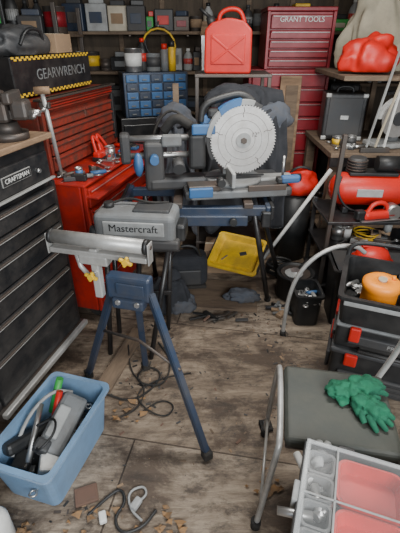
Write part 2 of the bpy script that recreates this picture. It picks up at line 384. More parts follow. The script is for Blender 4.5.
# miter saw
b=B('miter_saw',(.19,2.24,.826),8)
b.box((.0,0,.03),(.56,.34,.05),DGR,bev=.015); b.box((0,-.16,.03),(.5,.03,.04),GRY,bev=.008)
b.cyl((.0,0,.05),(.0,0,.075),.15,GRY,n=40); b.box((.2,0,.055),(.26,.09,.03),LGR,bev=.01); b.cyl((.33,0,.05),(.38,0,.05),.022,BLK)
b.box((0,0,.076),(.34,.008,.004),BLK,bev=0)
for y in(-.12,.12): b.box((-.04,y,.11),(.02,.16,.075),LGR,bev=.006)
b.box((-.18,-.12,.065),(.16,.09,.03),STLD,bev=.005); b.box((.14,-.175,.06),(.20,.012,.03),STLD,bev=.003)
b.box((-.20,-.175,.05),(.12,.02,.05),BLU2,bev=.006); b.box((.23,-.13,.085),(.06,.05,.03),BLK,bev=.008)
pl=[]
for i in range(72):
    a=2*math.pi*i/72; pl+=[(.160*math.cos(a),.160*math.sin(a)),(.170*math.cos(a+.02),.170*math.sin(a+.02))]
BC=T(.03,-.06,.275)
b.prism(pl,.003,BLADE,BC@RX(90))
for i in range(5):
    a=i*72+20
    b.tube([(.03+r_*math.cos(rad(a+w_)),-.0632,.275+r_*math.sin(rad(a+w_))) for r_,w_ in((.155,0),(.14,-2),(.125,2),(.11,0))],.0015,STLD,6)
for i in range(3): b.tube([(.03+(.06+.035*i)*math.cos(k*.21),-.0631,.275+(.06+.035*i)*math.sin(k*.21)) for k in range(30)],.0008,STLD,5,closed=True)
b.text('12"',.03,STLD,T(.09,-.0635,.30)@FRONT)
b.cyl((.03,-.058,.275),(.03,-.072,.275),.038,LGR,n=30); b.cyl((.03,-.07,.275),(.03,-.082,.275),.016,STLD,n=6)
arc=[(.185*math.cos(rad(a)),.185*math.sin(rad(a))) for a in range(60,216,8)]+[(.07*math.cos(rad(a)),.07*math.sin(rad(a))) for a in range(215,59,-8)]
b.prism(arc,.05,DGR,T(.03,-.002,.275)@RX(90),)
arc=[(.190*math.cos(rad(a)),.190*math.sin(rad(a))) for a in range(75,175,7)]+[(.168*math.cos(rad(a)),.168*math.sin(rad(a))) for a in range(174,74,-7)]
b.prism(arc,.075,LGR,T(.03,.003,.275)@RX(90))
arc=[(.196*math.cos(rad(a)),.196*math.sin(rad(a))) for a in range(95,135,6)]+[(.166*math.cos(rad(a)),.166*math.sin(rad(a))) for a in range(134,94,-6)]
b.prism(arc,.079,BLU2,T(.03,.005,.275)@RX(90))
b.cyl((.03,.0,.29),(.03,.07,.29),.07,DGR,n=28); b.cyl((.03,.07,.29),(.03,.2,.29),.062,BLK,n=28); b.cyl((.03,.2,.29),(.03,.23,.29),.06,BLU2,.045,28)
b.box((-.13,-.01,.30),(.20,.08,.11),DGR,bev=.025,seg=3); b.box((-.17,-.055,.33),(.12,.02,.05),BLU2,bev=.008)
b.box((-.20,0,.22),(.09,.11,.18),BLK,bev=.02,seg=3)
b.tube([(-.18,-.02,.36),(-.17,-.02,.44),(-.08,-.02,.47),(.02,-.02,.49),(.08,-.02,.45)],.017,BLK,10,2)
b.box((-.10,-.02,.40),(.10,.05,.05),BLK,bev=.015); b.box((-.15,.0,.37),(.07,.06,.05),BLU2,bev=.012)
for z in(.17,.255): b.cyl((-.56,.0,z+.03),(-.18,.0,z+.03),.016,STL,n=16)
b.box((-.56,0,.24),(.05,.08,.15),DGR,bev=.015); b.box((-.42,0,.15),(.1,.11,.25),DGR,bev=.02,seg=3); b.box((-.3,0,.06),(.3,.12,.06),DGR,bev=.015)
b.sph((-.50,-.06,.17),(.025,.03,.06),BLU2); b.cyl((-.42,-.05,.20),(-.42,-.11,.20),.022,BLU2); b.cyl((-.30,-.03,.17),(-.30,-.10,.15),.03,DGR); b.box((-.33,-.04,.28),(.10,.03,.06),GRY,bev=.01)
b.cyl((.24,-.1,.08),(.24,-.1,.2),.007,STL,n=8); b.box((.27,-.14,.09),(.10,.04,.04),BLU2,bev=.012)
b.cyl((-.10,-.15,.10),(-.10,-.20,.10),.02,BLK); b.tube([(-.2,.05,.3),(-.3,.1,.42),(-.4,.12,.34),(-.45,.14,.1)],.007,RUB,6,2)
b.tube([(-.22,.04,.33),(-.30,.06,.38),(-.36,.08,.30)],.024,RUB,12,2)
o=b.done(); o.scale=(1.06,1.06,1.06)
# ---------------- grey bench tool on folding stand
b=B('folding_tool_stand',(0,0,0))
b.box((-.31,1.87,.675),(.42,.20,.03),BLKM,bev=.006)
for a,c in(((-.47,1.79,.66),(-.52,1.76,0)),((-.16,1.79,.66),(-.28,1.72,0)),((-.47,1.95,.66),(-.5,1.95,0)),((-.16,1.95,.66),(-.2,1.98,0))):
    b.tube([a,c],.014,BLKM,8)
b.box((-.33,1.95,.3),(.33,.02,.025),BLKM,bev=.003); b.done()
b=B('benchtop_planer',(-.31,1.85,.691),-6)
b.box((0,0,.10),(.40,.20,.15),GRY,bev=.03,seg=4); b.box((0,0,.025),(.44,.22,.05),DGR,bev=.012)
b.box((0,-.10,.105),(.30,.012,.07),LGR,bev=.005); b.text('Mastercraft',.052,BLK,T(0,-.108,.108)@FRONT)
b.box((.08,0,.178),(.18,.12,.02),DGR,bev=.008); b.cyl((-.14,0,.17),(-.14,0,.20),.025,BLK); b.box((.22,0,.07),(.05,.12,.09),BLK,bev=.015)
b.cyl((-.19,-.05,.06),(-.23,-.05,.06),.03,DGR); b.tube([(-.15,.02,.18),(-.05,.05,.21),(.05,.02,.195),(.15,.05,.19)],.007,RUB,6,2)
b.done()
# ---------------- roller stand
b=B('roller_stand',(0,0,0))
A=Vector((-.58,1.40,.93)); C=Vector((-.19,1.30,.93)); d=(C-A).normalized(); pr=Vector((d.y,-d.x,0))
b.cyl(A+d*.012,C-d*.012,.027,GALV,n=28)
b.cyl(A,A+d*.014,.029,BLK,n=28); b.cyl(C-d*.014,C,.029,BLK,n=28)
ang=math.degrees(math.atan2(d.y,d.x))
mid=(A+C)/2
b.box(mid+Vector((0,0,-.05)),(.40,.045,.022),GALV,(0,0,ang),.004)
for q in(A-d*.006,C+d*.006):
    b.box(q+Vector((0,0,-.025)),(.006,.045,.085),GALV,(0,0,ang),.002); b.cyl(q-d*.006,q+d*.006,.009,STLD,n=8)
q=mid+d*(-.02); b.box((q.x,q.y,.79),(.032,.032,.22),GALV,(0,0,ang),.004)
b.box(mid+d*-.02+Vector((0,0,-.075)),(.12,.05,.04),GALV,(0,0,ang),.006)
b.tube([mid-d*.10+Vector((0,0,-.06)),mid-d*.09+Vector((0,0,-.12)),mid-d*.05+Vector((0,0,-.17))],.010,GALV,8)
for k,zz,rr in((-.02,.80,.013),(.13,.885,.012)):
    kk=mid+d*k; kk=Vector((kk.x,kk.y,zz))+pr*.05
    b.cyl(kk-pr*.05,kk,.006,STL,n=8)
    b.box(kk,(.055,.016,.014),YEL,(0,20,ang),.006); b.box(kk,(.014,.016,.045),YEL,(0,20,ang),.006); b.cyl(kk-pr*.012,kk+pr*.010,.012,YEL,n=12)
b.box((-.285,1.37,.715),(.19,.055,.11),BLU,(0,0,ang),.012); b.box((-.285,1.37,.65),(.14,.09,.05),BLU,(0,0,ang),.01)
b.box((-.28,1.335,.72),(.12,.01,.05),BLU,(0,0,ang),.004); b.cyl((-.25,1.34,.66),(-.255,1.31,.66),.012,STL,n=6); b.cyl((-.33,1.36,.66),(-.335,1.33,.66),.012,STL,n=6)
def leg(b,a,c,w,m,w2=None):
    a=Vector(a);c=Vector(c);dd=c-a
    M=Matrix.Translation((a+c)/2)@dd.to_track_quat('Z','X').to_matrix().to_4x4()
    t=bmesh.new(); bmesh.ops.create_cube(t,size=1)
    for v in t.verts: v.co=Vector((v.co.x*(w2 or w),v.co.y*w,v.co.z*dd.length))
    bmesh.ops.bevel(t,geom=t.edges[:],offset=.004,segments=2,affect='EDGES'); b.add(t,m,M)
for a,c in(((-.20,1.34,.70),(.03,1.10,.02)),((-.36,1.40,.70),(-.60,1.58,.02)),((-.27,1.42,.66),(-.30,1.64,.02))):
    leg(b,a,c,.03,BLU); b.box((c[0],c[1],.022),(.042,.042,.044),RUB,(0,0,30),.006)
b.tube([(-.08,1.22,.40),(-.27,1.36,.44),(-.48,1.49,.40)],.007,STLD,8)
b.done()
# ---------------- blue bin
cx,cy=(-.61,1.105)
b=B('storage_bin',(cx,cy,0),0)
tub(b,(0,0,.002),(.27,.46),.235,BIN,.005,.86,.014,-16)
b.done()
b=B('tools_in_bin',(cx,cy,.009),-16)
b.box((0,0,.055),(.19,.34,.10),DGR,bev=.02)
b.box((.03,.02,.18),(.11,.26,.09),GRY,(12,25,8),.02); b.box((.035,.0,.230),(.05,.14,.02),LGR,(12,25,8),.008); b.box((.02,-.10,.20),(.06,.05,.05),DGR,(12,25,8),.01)
b.box((-.06,-.02,.16),(.06,.30,.05),BLK,(-14,-20,-15),.015); b.cyl((-.08,.1,.14),(-.05,.16,.29),.016,GREEN,n=12); b.cyl((-.04,.04,.13),(-.03,.12,.26),.014,PRED,n=12)
b.tube([(-.09,-.15,.16),(-.1,0,.24),(-.06,.12,.26),(0,.16,.22)],.008,LGR,8,2); b.cyl((-.02,-.15,.15),(-.08,.05,.24),.012,STL,n=10)
b.box((.06,-.13,.15),(.07,.10,.06),WHT,(0,20,30),.01); b.box((-.05,-.14,.14),(.07,.08,.04),BLK,(10,0,10),.01)
b.tube([(.0,-.1,.2),(.05,-.16,.25),(.08,-.08,.27),(.03,0,.26),(-.03,-.05,.24)],.005,BLK,6,2)
scatter('x',-.07,.07,-.16,.16,.115,16,kinds='wdb',cols=[BLK,STL,DGR,STLD,LGR,BLU2],seed=15,sc=.7,into=b)
b.done()
b=B('plastic_jug',(-.735,.765,0)); b.lathe([(.055,0),(.06,.01),(.06,.12),(.045,.15),(.03,.155),(.03,.17),(.036,.17),(.036,.195),(.0,.195)],WHT); b.done()
# ---------------- floor stuff
b=B('plywood_sheet',(.12,2.36,0),-6); b.box((0,0,.009),(.56,.36,.016),PLY,bev=.002); b.done()
b=B('wooden_plank',(-.44,1.72,0),75)
b.box((0,0,.012),(.5,.09,.022),PLY,bev=.003); b.done()
b=B('clay_tile',(-.455,.93,0),20); b.box((0,0,.006),(.09,.075,.012),BRICK,bev=.003); b.box((0,0,.0125),(.07,.055,.002),BRICK,bev=.0005); b.done()
b=B('extension_cord',(-.27,.87,0),0)
b.tube([(-.16,-.02,.008),(-.10,.05,.008),(-.05,.09,.008),(-.02,.03,.008),(-.06,-.03,.008),(-.02,-.09,.008),(.06,-.06,.008),(.10,.0,.008)],.006,BLK,8,3)
b.box((.02,.02,.016),(.03,.05,.024),LGR,(0,0,-30),.006); b.box((-.10,-.03,.014),(.028,.045,.022),WHT,(0,0,20),.006)
b.tube([(.02,.02,.02),(.06,.06,.008),(.04,.10,.008),(-.02,.07,.01),(0,0,.014),(.05,-.04,.01)],.005,LGR,8,2)
b.done()
b=B('black_cable',(0,0,0))
b.tube([(-.48,1.45,.006),(-.35,1.40,.006),(-.25,1.48,.006),(-.2,1.6,.006),(-.3,1.66,.008),(-.35,1.55,.01),(-.27,1.5,.012),(-.18,1.52,.008),(-.16,1.7,.006),(-.25,1.85,.006)],.005,RUB,6,3)
b.tube([(-.40,1.30,.006),(-.3,1.36,.006),(-.28,1.5,.012),(-.38,1.6,.006),(-.42,1.8,.03)],.004,RUB,6,3)
b.tube([(-.30,1.32,.006),(-.2,1.42,.006),(-.12,1.38,.006),(-.16,1.30,.008),(-.26,1.34,.012),(-.34,1.45,.01),(-.22,1.56,.006),(-.05,1.6,.006)],.004,RUB,6,3); b.done()
def leaves(name,pts,seed,n=60):
    r=random.Random(seed); b=B(name)
    t=bmesh.new()
    for i in range(n):
        c=r.choice(pts); x=r.gauss(c[0],c[2]);y=r.gauss(c[1],c[2]);a=r.uniform(0,6.28);s=r.uniform(.008,.022)
        vs=[]
        for j in range(7):
            q=j/7*6.283; rr=s*(1 if j%2 else .55); vs.append(t.verts.new((x+rr*math.cos(q+a)*1.3,y+rr*math.sin(q+a),.004+r.uniform(0,.012))))
        t.faces.new(vs)
    b.add(t,LEAF); return b.done()
leaves('dry_leaves',[(-.42,.85,.04),(-.66,.80,.02),(.3,.97,.03),(-.12,.83,.03),(-.33,1.33,.05),(-.18,.80,.04)],3,50)
r=random.Random(11); b=B('wood_debris')
for i in range(520):
    c=r.choice([(-.30,1.42,.10),(-.25,1.6,.10),(.42,1.95,.10),(.45,2.15,.10),(-.45,.95,.07),(.1,1.6,.35),(.45,1.35,.08),(.52,1.7,.07),(-.35,1.9,.1),(0,1.2,.3)])
    x=r.gauss(c[0],c[2]);y=r.gauss(c[1],c[2])
    if x<-.38 and y<1.42 and y>.96: continue
    if y<.7: continue
    k=r.random()**2
    d=(.003+.026*k,.002+.009*k,r.uniform(.001,.004))
    b.box((x,y,d[2]/2+.0005),d,r.choice([PLY,PLY,BRICK,DGR,DGR,STLD,CARD,BLK,BLK,PLY]),(0,0,r.uniform(0,180)),0)
b.done()
b=B('cardboard_box',(.21,2.78,0),-4); b.box((0,0,.1),(.34,.24,.198),CARD,bev=.004); b.box((0,0,.2),(.34,.02,.004),CREAM,bev=0); b.done()
b=B('yellow_tray',(.27,2.56,.21),0,(rad(24),rad(3),rad(-22)))
tub(b,(0,0,0),(.34,.30),.04,YEL,.005,.88,.014)
b.box((0,0,.012),(.24,.2,.006),YEL,bev=.002); b.box((.04,.02,.017),(.05,.03,.006),DGR,(0,0,30),.002); b.box((-.08,-.05,.017),(.06,.01,.005),STL,(0,0,60),.002)
for x in(-.184,.184): b.box((x,0,.03),(.012,.26,.03),BLK,bev=.004)
b.done()
b=B('black_tool_bag',(-.1,2.50,0),5); b.box((0,0,.15),(.30,.18,.24),CLOTH,bev=.05,seg=4); b.tube([(-.1,-.05,.26),(-.06,-.07,.36),(.06,-.07,.36),(.1,-.05,.26)],.011,BLK,8,2); b.box((0,-.095,.12),(.2,.02,.12),DGR,bev=.01); b.box((0,0,.02),(.28,.17,.038),RUB,bev=.01);b.done()
b=B('crumpled_tarp',(-.20,2.22,0),10); b.blob((0,0,.09),(.13,.09,.18),CLOTH,.3,1.6,12,5,.4); b.blob((.06,-.04,.04),(.10,.06,.08),CLOTH2,.3,1.8,13,4,.4); b.done()
b=B('shop_bucket',(.66,2.37,0)); b.lathe([(.10,0),(.12,.01),(.125,.18),(.13,.18),(.13,.195),(.115,.195),(.115,.17),(0,.165)],BLK,n=32)
b.cyl((0,0,.166),(0,0,.186),.10,STLD,n=32); b.cyl((0,0,.186),(0,0,.205),.035,STL); b.cyl((.03,.02,.19),(.10,.07,.24),.018,BLK); b.cyl((-.02,-.03,.19),(-.02,-.03,.2),.06,LGR,n=28); b.done()
b=B('leaning_pole'); b.cyl((.45,2.74,.015),(.905,2.725,.80),.014,WHT,n=12); b.cyl((.45,2.74,.0),(.45,2.74,.03),.02,BLK,n=12); b.done()
b=B('bent_steel_tube'); b.tube([(.51,1.93,.012),(.51,1.93,.10),(.51,1.92,.25),(.54,1.92,.42),(.62,1.92,.55),(.74,1.94,.61),(.86,1.96,.60),(.92,1.97,.55)],.012,GALV,12,2); b.cyl((.51,1.93,0),(.51,1.93,.03),.018,RUB,n=12);b.done()
b=B('coiled_hose',(.62,2.68,0)); coil(b,0,0,.0,.10,BLK,.010,4); b.done()
b=B('grey_rag',(.30,2.28,.017)); b.blob((0,0,.03),(.12,.05,.05),CLOTH2,.3,1.8,21,4,.5); b.done()
# ---------------- right: modular boxes
OX,OY,RR=.64,1.50,-22
b=B('rolling_tool_box',(OX,OY,0),RR)
b.box((.27,.21,.16),(.52,.40,.24),BLK,bev=.02,seg=3); b.box((.27,.005,.10),(.44,.02,.10),DGR,bev=.008); b.box((.27,.21,.265),(.54,.42,.03),DGR,bev=.01)
for x in(.1,.44): b.box((x,-.002,.23),(.06,.025,.07),PRED,bev=.008)
for k in range(3): b.box((.27,-.004,.07+.03*k),(.40,.012,.010),BLK,bev=.003)
b.box((-.0,.21,.24),(.02,.12,.05),PRED,bev=.006); b.box((-.005,.21,.15),(.02,.3,.10),DGR,bev=.008)
for y in(.08,.34): b.cyl((.02,y,.035),(.05,y,.035),.035,RUB); b.cyl((.49,y,.035),(.52,y,.035),.035,RUB)
b.done()
b=B('mid_tool_box',(OX+.005,OY+.005,.283),RR)
b.box((.265,.205,.07),(.52,.40,.135),BLK,bev=.018,seg=3); b.box((.265,.0,.07),(.40,.02,.05),DGR,bev=.006); b.text('PRO',.03,LGR,T(.265,-.011,.07)@FRONT)
for x in(.09,.43): b.box((x,-.004,.10),(.05,.025,.08),PRED,bev=.008)
b.box((.265,.205,.133),(.53,.41,.018),GRY,bev=.008); b.box((0,.2,.1),(.020,.12,.03),PRED,bev=.006); b.box((0,.2,.04),(.02,.28,.03),DGR,bev=.006)
b.tube([(.12,-.01,.03),(.12,-.035,.03),(.4,-.035,.03),(.4,-.01,.03)],.009,BLK,8,0); b.done()
b=B('open_tool_tray',(OX,OY,.4275),RR)
tub(b,(.265,.21,0),(.54,.42),.15,BLK,.012,.94,.012)
b.box((.265,.21,.06),(.012,.37,.09),DGR,bev=.003); b.box((.39,.21,.06),(.23,.010,.09),DGR,bev=.003); b.box((.265,.002,.12),(.50,.012,.025),LGR,bev=.004); b.box((.002,.21,.12),(.012,.36,.025),GRY,bev=.004)
b.tube([(.0,.43,.14),(.0,.44,.20),(.06,.45,.23),(.48,.45,.23),(.54,.44,.20),(.54,.43,.14)],.013,BLK,8,2)
scatter('x',.06,.22,.27,.37,.02,12,kinds='wdb',cols=[LGR,WHT,STL,GRY,BLK],seed=4,sc=.5,into=b); scatter('x',.31,.46,.05,.15,.02,12,kinds='bwd',cols=[LGR,WHT,PRED,GRY],seed=8,sc=.5,into=b); scatter('x',.31,.46,.27,.37,.02,12,kinds='bwd',cols=[LGR,BLU2,STL,GRY],seed=9,sc=.5,into=b)
b.done()
rx,ry=LP(OX,OY,.165,.15,RR)
b=B('orange_reel',(rx,ry,.441),0)
b.lathe([(.06,0),(.078,.005),(.08,.05),(.08,.13),(.086,.135),(.086,.165),(.07,.178),(.03,.178),(.026,.172),(0,.172)],ORG,n=40); b.cyl((0,0,.17),(0,0,.184),.020,CREAM,n=20); b.cyl((.05,0,.175),(.05,0,.195),.009,ORG,n=12); b.done()
# folding chair
b=B('folding_chair',(.485,.975,0),-10)
b.box((0.0,0,.455),(.37,.35,.045),SEAT,bev=.021,seg=4); b.box((0,0,.432),(.36,.34,.012),STLD,bev=.004)
b.tube([(-.245,-.205,.0),(-.205,-.195,.43),(-.198,-.17,.462),(-.198,.17,.462),(-.205,.195,.43),(-.225,.205,.0)],.011,GALV,12,2)
b.tube([(.24,-.195,.0),(.12,-.195,.30),(.19,-.195,.46),(.27,-.195,.86),(.27,.195,.86),(.19,.195,.46),(.12,.195,.30),(.24,.195,0)],.011,GALV,12,1)
b.box((.262,0,.76),(.025,.36,.2),SEAT,(0,10,0),.012,3)
b.cyl((-.1,-.195,.42),(-.1,.195,.42),.008,GALV); b.cyl((-.235,-.2,.12),(-.22,.2,.12),.006,GALV)
for x,y in((-.245,-.205),(-.225,.205),(.24,-.195),(.24,.195)): b.cyl((x,y,0),(x,y,.04),.019,RUB,n=12)
b.done()
b=B('black_corner_pad',(.31,1.255,0),10); b.box((0,0,.011),(.055,.06,.02),RUB,bev=.004); b.box((0,0,.024),(.03,.035,.008),BLK,bev=.003); b.done()
def glove(loc,rz,seed):
    b=B('work_glove',loc,rz)
    b.blob((0,0,.018),(.058,.046,.034),GRN,.4,1.8,seed,4,.5)
    r=random.Random(seed)
    for i,(a,l) in enumerate(((-.3,.045),(-.05,.055),(.15,.052),(.4,.04))):
        s0=Vector((.030,-.030+.020*i,.018)); e0=s0+Vector((math.cos(a)*l,math.sin(a)*l,-.010)); b.tube([s0,(s0*.5+e0*.5)+Vector((0,r.uniform(-.008,.008),r.uniform(-.002,.012))),e0],(.0145,.0085),GRN,10,2); b.sph(e0,.0088,GRN,10)
    b.tube([(0,-.03,.016),(.015,-.05,.02),(.035,-.055,.010)],(.014,.009),GRN,10,2)
    b.blob((-.075,.005,.016),(.05,.045,.028),GRN,.4,2,seed+4,4,.5); b.done()
glove((.575,.945,.479),-60,3); glove((.585,1.035,.479),15,8)
b=B('storage_carton',(.46,.53,0),-20); b.box((0,0,.239),(.34,.24,.478),CARD,bev=.004); b.box((0,0,.4785),(.34,.05,.001),CREAM,bev=0); b.done()
b=B('parts_organizer',(.32,.79,.480),-20)
W_,D_=.44,.34
b.box((W_/2,-D_/2,.004),(W_,D_,.008),DGR,bev=.003)
for x in(.006,W_-.006): b.box((x,-D_/2,.03),(.012,D_,.06),DGR,bev=.004)
for y in(-.006,-D_+.006): b.box((W_/2,y,.03),(W_,.012,.06),DGR,bev=.004)
b.box((W_/2,-D_/2,.066),(W_-.01,D_-.01,.003),LID,bev=0)
for x in(.012,W_-.012): b.box((x,-D_/2,.071),(.014,D_-.01,.008),CLR,bev=.003)
for y in(-.012,-D_+.012): b.box((W_/2,y,.071),(W_-.02,.012,.008),CLR,bev=.003)
for x in(.095,.275): b.box((x,-D_/2,.0695),(.006,D_-.03,.004),LGR,bev=.002)
b.box((W_/2,-D_/2,.0695),(W_-.03,.006,.004),LGR,bev=.002)
def tray(x0,x1,y0,y1,m):
    tub(b,((x0+x1)/2,(y0+y1)/2,.010),(x1-x0,y1-y0),.045,m,.004,.9,.002)
tray(.10,.27,-.165,-.03,PRED); tray(.28,.43,-.165,-.03,PRED); tray(.10,.27,-.325,-.178,PRED); tray(.28,.43,-.325,-.178,PRED)
for i in range(4): tray(.018,.09,-.03-.076*(i+1)+.008,-.03-.076*i,GRY)
scatter('x',.03,.08,-.3,-.05,.02,14,kinds='bd',cols=[STL,BLK,LGR,WHT],seed=5,sc=.2,into=b)
for x in(.12,W_-.12): b.box((x,.004,.04),(.05,.018,.05),BLK,bev=.005)
b.box((-.004,-.17,.04),(.016,.06,.05),LGR,bev=.004)
b.done()
# ---------------- right cart, compressor etc
b=B('steel_cart',(0,0,0))
for x in(.815,1.50):
    for y in(2.31,2.68): b.box((x,y,.56 if (x<1 and y<2.5) else .31),(.025,.025,1.12 if (x<1 and y<2.5) else .62),STLD if y<2.5 else BLKM,bev=.003)
for z in(.12,.36,.585): b.box((1.157,2.495,z),(.72,.41,.02),BLKM,bev=.004)
b.done()
b=B('air_compressor',(1.10,2.52,.597),-4)
tk=[(0,-.25),(.05,-.245),(.085,-.22),(.105,-.175),(.105,.175),(.085,.22),(.05,.245),(0,.25)]
b.lathe(tk,PRED,T(0,0,.135)@RY(90),n=32)
for x in(-.15,.15): b.box((x,0,.02),(.04,.2,.04),BLK,bev=.005)
b.box((0,0,.245),(.3,.12,.02),BLK,bev=.004); b.cyl((-.1,0,.255),(-.1,0,.34),.05,DGR,n=24); b.cyl((.02,0,.30),(.16,0,.30),.05,BLK,n=24); b.cyl((.2,-.05,.25),(.2,-.09,.25),.025,WHT)
for k in range(4): b.cyl((-.1,0,.265+.018*k),(-.1,0,.271+.018*k),.062,STLD,n=24)
b.box((-.02,-.105,.14),(.16,.01,.05),LGR,bev=.003)
b.tube([(-.2,-.05,.23),(-.22,-.10,.12),(-.12,-.11,.012),(.1,-.11,.012)],.007,BLK,8,2)
b.done()
b=B('circular_saw',(1.12,2.335,.596),10)
b.box((0,0,.035),(.22,.07,.05),PRED,bev=.02,seg=3); b.tube([(-.08,0,.05),(-.05,0,.11),(.03,0,.11),(.06,0,.05)],.014,PRED,10,2); b.cyl((.09,-.035,.05),(.09,.035,.05),.045,STL,n=28); b.box((-.13,0,.04),(.06,.05,.06),BLK,bev=.01); b.box((0,0,.006),(.26,.085,.006),STL,bev=.001)
b.done()
scatter('cart_tools',.90,1.36,2.38,2.6,.372,18,kinds='bcdwo',seed=81,sc=1.1)
b=B('black_storage_crate',(1.04,2.12,0),-6)
tub(b,(0,0,0.001),(.46,.26),.40,BLK,.008,.9,.010); b.done()
b=B('red_hard_hat',(1.04,2.12,.412),0)
b.lathe([(.13,0),(.13,.008),(.105,.012),(.10,.045),(.08,.08),(.04,.10),(0,.105)],PRED,n=32); b.box((0,0,.103),(.15,.02,.012),PRED,bev=.004); b.box((0,0,.02),(.1,.1,.02),PRED); b.box((0.01,0,-.003),(.45,.26,.006),DGR,(0,0,-6),bev=.002);b.done()
b=B('black_parts_crate',(.675,2.11,0),0); tub(b,(0,0,.001),(.16,.20),.22,BLK,.006,.92,.01)
scatter('x',-.05,.05,-.07,.07,.16,12,kinds='wdb',seed=9,sc=.5,into=b); b.box((0,0,.09),(.13,.17,.14),DGR,bev=.01); b.done()
# right workbench
b=B('workbench',(0,0,0))
b.box((1.43,3.15,.88),(1.06,.78,.04),PLY,bev=.004)
for x in(.95,1.90):
    for y in(2.82,3.5): b.box((x,y,.43),(.07,.07,.86),PLY,bev=.004)
b.box((1.43,3.15,.3),(1.02,.7,.02),PLY,bev=.003); b.box((1.43,2.775,.84),(1.06,.03,.07),BLKM,bev=.004)
b.done()
b=B('bench_grinder',(1.68,3.12,.901),-15)
b.box((0,0,.02),(.26,.18,.04),DGR,bev=.01); b.cyl((-.10,0,.15),(.10,0,.15),.075,LGR,n=28); b.box((0,0,.07),(.12,.11,.08),LGR,bev=.02)
for s in(-1,1):
    b.cyl((s*.12,0,.15),(s*.16,0,.15),.10,LGR,n=32); b.cyl((s*.125,-.03,.15),(s*.15,-.03,.15),.09,STLD,n=32)
    b.box((s*.14,-.13,.10),(.06,.05,.006),STL); b.cyl((s*.16,0,.15),(s*.175,0,.15),.06,DGR,n=24); b.tube([(s*.14,-.05,.24),(s*.14,-.13,.28)],.004,STL,6)
b.done()
b=B('chop_saw',(1.36,2.97,.901),12)
b.box((0,0,.02),(.28,.2,.035),LGR,bev=.01); b.cyl((0,-.06,.2),(0,-.066,.2),.125,BLADE,n=48); b.cyl((0,-.066,.2),(0,-.08,.2),.045,DGR,n=24)
arc=[(.14*math.cos(rad(a)),.14*math.sin(rad(a))) for a in range(0,181,9)]+[(.06*math.cos(rad(a)),.06*math.sin(rad(a))) for a in range(180,-1,-9)]
b.prism(arc,.03,WHT,T(0,-.02,.2)@RX(90)); b.box((.05,.03,.13),(.08,.08,.22),GRY,bev=.03,seg=3); b.cyl((0,-.05,.2),(0,.1,.2),.055,DGR,n=24); b.tube([(0,.0,.3),(-.03,-.02,.37),(-.10,-.02,.36)],.014,BLK,8,2); b.done()
b=B('black_equipment_case',(1.09,3.25,.901),-8); b.box((0,0,.17),(.30,.22,.33),BLKM,bev=.012); b.box((0,-.112,.17),(.24,.01,.27),DGR,bev=.004); b.box((0,-.12,.17),(.06,.012,.03),GALV,bev=.003); b.tube([(-.06,0,.33),(-.05,0,.37),(.05,0,.37),(.06,0,.33)],.01,BLK,8,1)
for x in(-.13,.13):
    for z in(.02,.32): b.box((x,-.1,z),(.04,.03,.03),GALV,bev=.006)
b.done()
scatter('bench_tools',.98,1.10,2.88,3.02,.901,14,kinds='wdbc',seed=21,sc=.8)
scatter('bench_hardware',1.60,1.86,2.82,2.92,.901,12,kinds='wdbc',seed=23,sc=.7)
scatter('under_bench_junk',1.12,1.72,3.0,3.3,.311,22,kinds='bcoBh',seed=22,sc=1.5)
b=B('leaning_slats')
leg(b,(1.14,2.785,.935),(1.27,2.815,1.72),.022,LGR,.01); leg(b,(1.20,2.785,.935),(1.36,2.815,1.70),.022,CREAM,.01); leg(b,(1.26,2.785,.935),(1.33,2.815,1.75),.02,WHT,.01)
b.box((1.20,2.785,.918),(.2,.03,.034),STLD,bev=.003); b.done()
# ---------------- centre back: shelf under gas can
b=B('steel_shelf_unit',(0,0,0))
for x in(-.02,.46):
    for y in(2.91,3.24): b.box((x,y,.69),(.025,.025,1.38),STLD,bev=.003)
for z in(.15,.55,.95,1.37): b.box((.22,3.075,z),(.51,.36,.02),STLD,bev=.004)
b.done()
scatter('shelf_supplies',.05,.40,3.0,3.15,.961,9,kinds='cBbs',seed=31,cols=[BLK,DGR,GRY,BLU,STLD,CARD],sc=1.4)
scatter('shelf_hardware',.05,.40,3.0,3.15,.561,12,kinds='cBb',seed=32,cols=[BLK,DGR,GRY,CARD],sc=1.5)
b=B('gas_can',(.19,3.03,1.381),-6)
pf=[(-.15,0),(.15,0),(.155,.02),(.15,.25),(.10,.30),(.02,.315),(-.02,.315),(-.11,.29),(-.15,.25),(-.155,.02)]
b.prism(pf,.2,PRED,T(0,.1,0)@RX(90),.012)
b.box((0,-.103,.14),(.22,.008,.17),PRED,bev=.01)
for s in(-1,1): b.box((0,-.107,.14),(.25,.008,.014),PRED,(0,s*36,0),.003)
b.tube([(-.07,0,.29),(-.06,0,.345),(0,0,.37),(.07,0,.36),(.10,0,.29)],.014,PRED,10,2)
b.cyl((-.11,0,.27),(-.125,0,.325),.028,BLK); b.cyl((-.125,0,.32),(-.19,-.01,.37),.012,BLK,.009); b.cyl((.12,0,.28),(.12,0,.31),.014,BLK)
b.done()
b=B('black_jacket',(0,0,0))
b.drape(.0,.62,2.84,.35,1.33,CLOTH,3,.055,3.2,.05)
b.drape(.04,.34,2.77,.75,1.28,CLOTH,6,.04,2.4,.05)
b.drape(.32,.60,2.77,.60,1.20,CLOTH,9,.04,2.1,.05)
b.blob((.22,2.80,1.24),(.19,.05,.09),CLOTH,.25,1.6,5,4,.3); b.blob((.50,2.80,1.12),(.11,.05,.10),CLOTH2,.25,1.6,15,4,.3)
b.done()
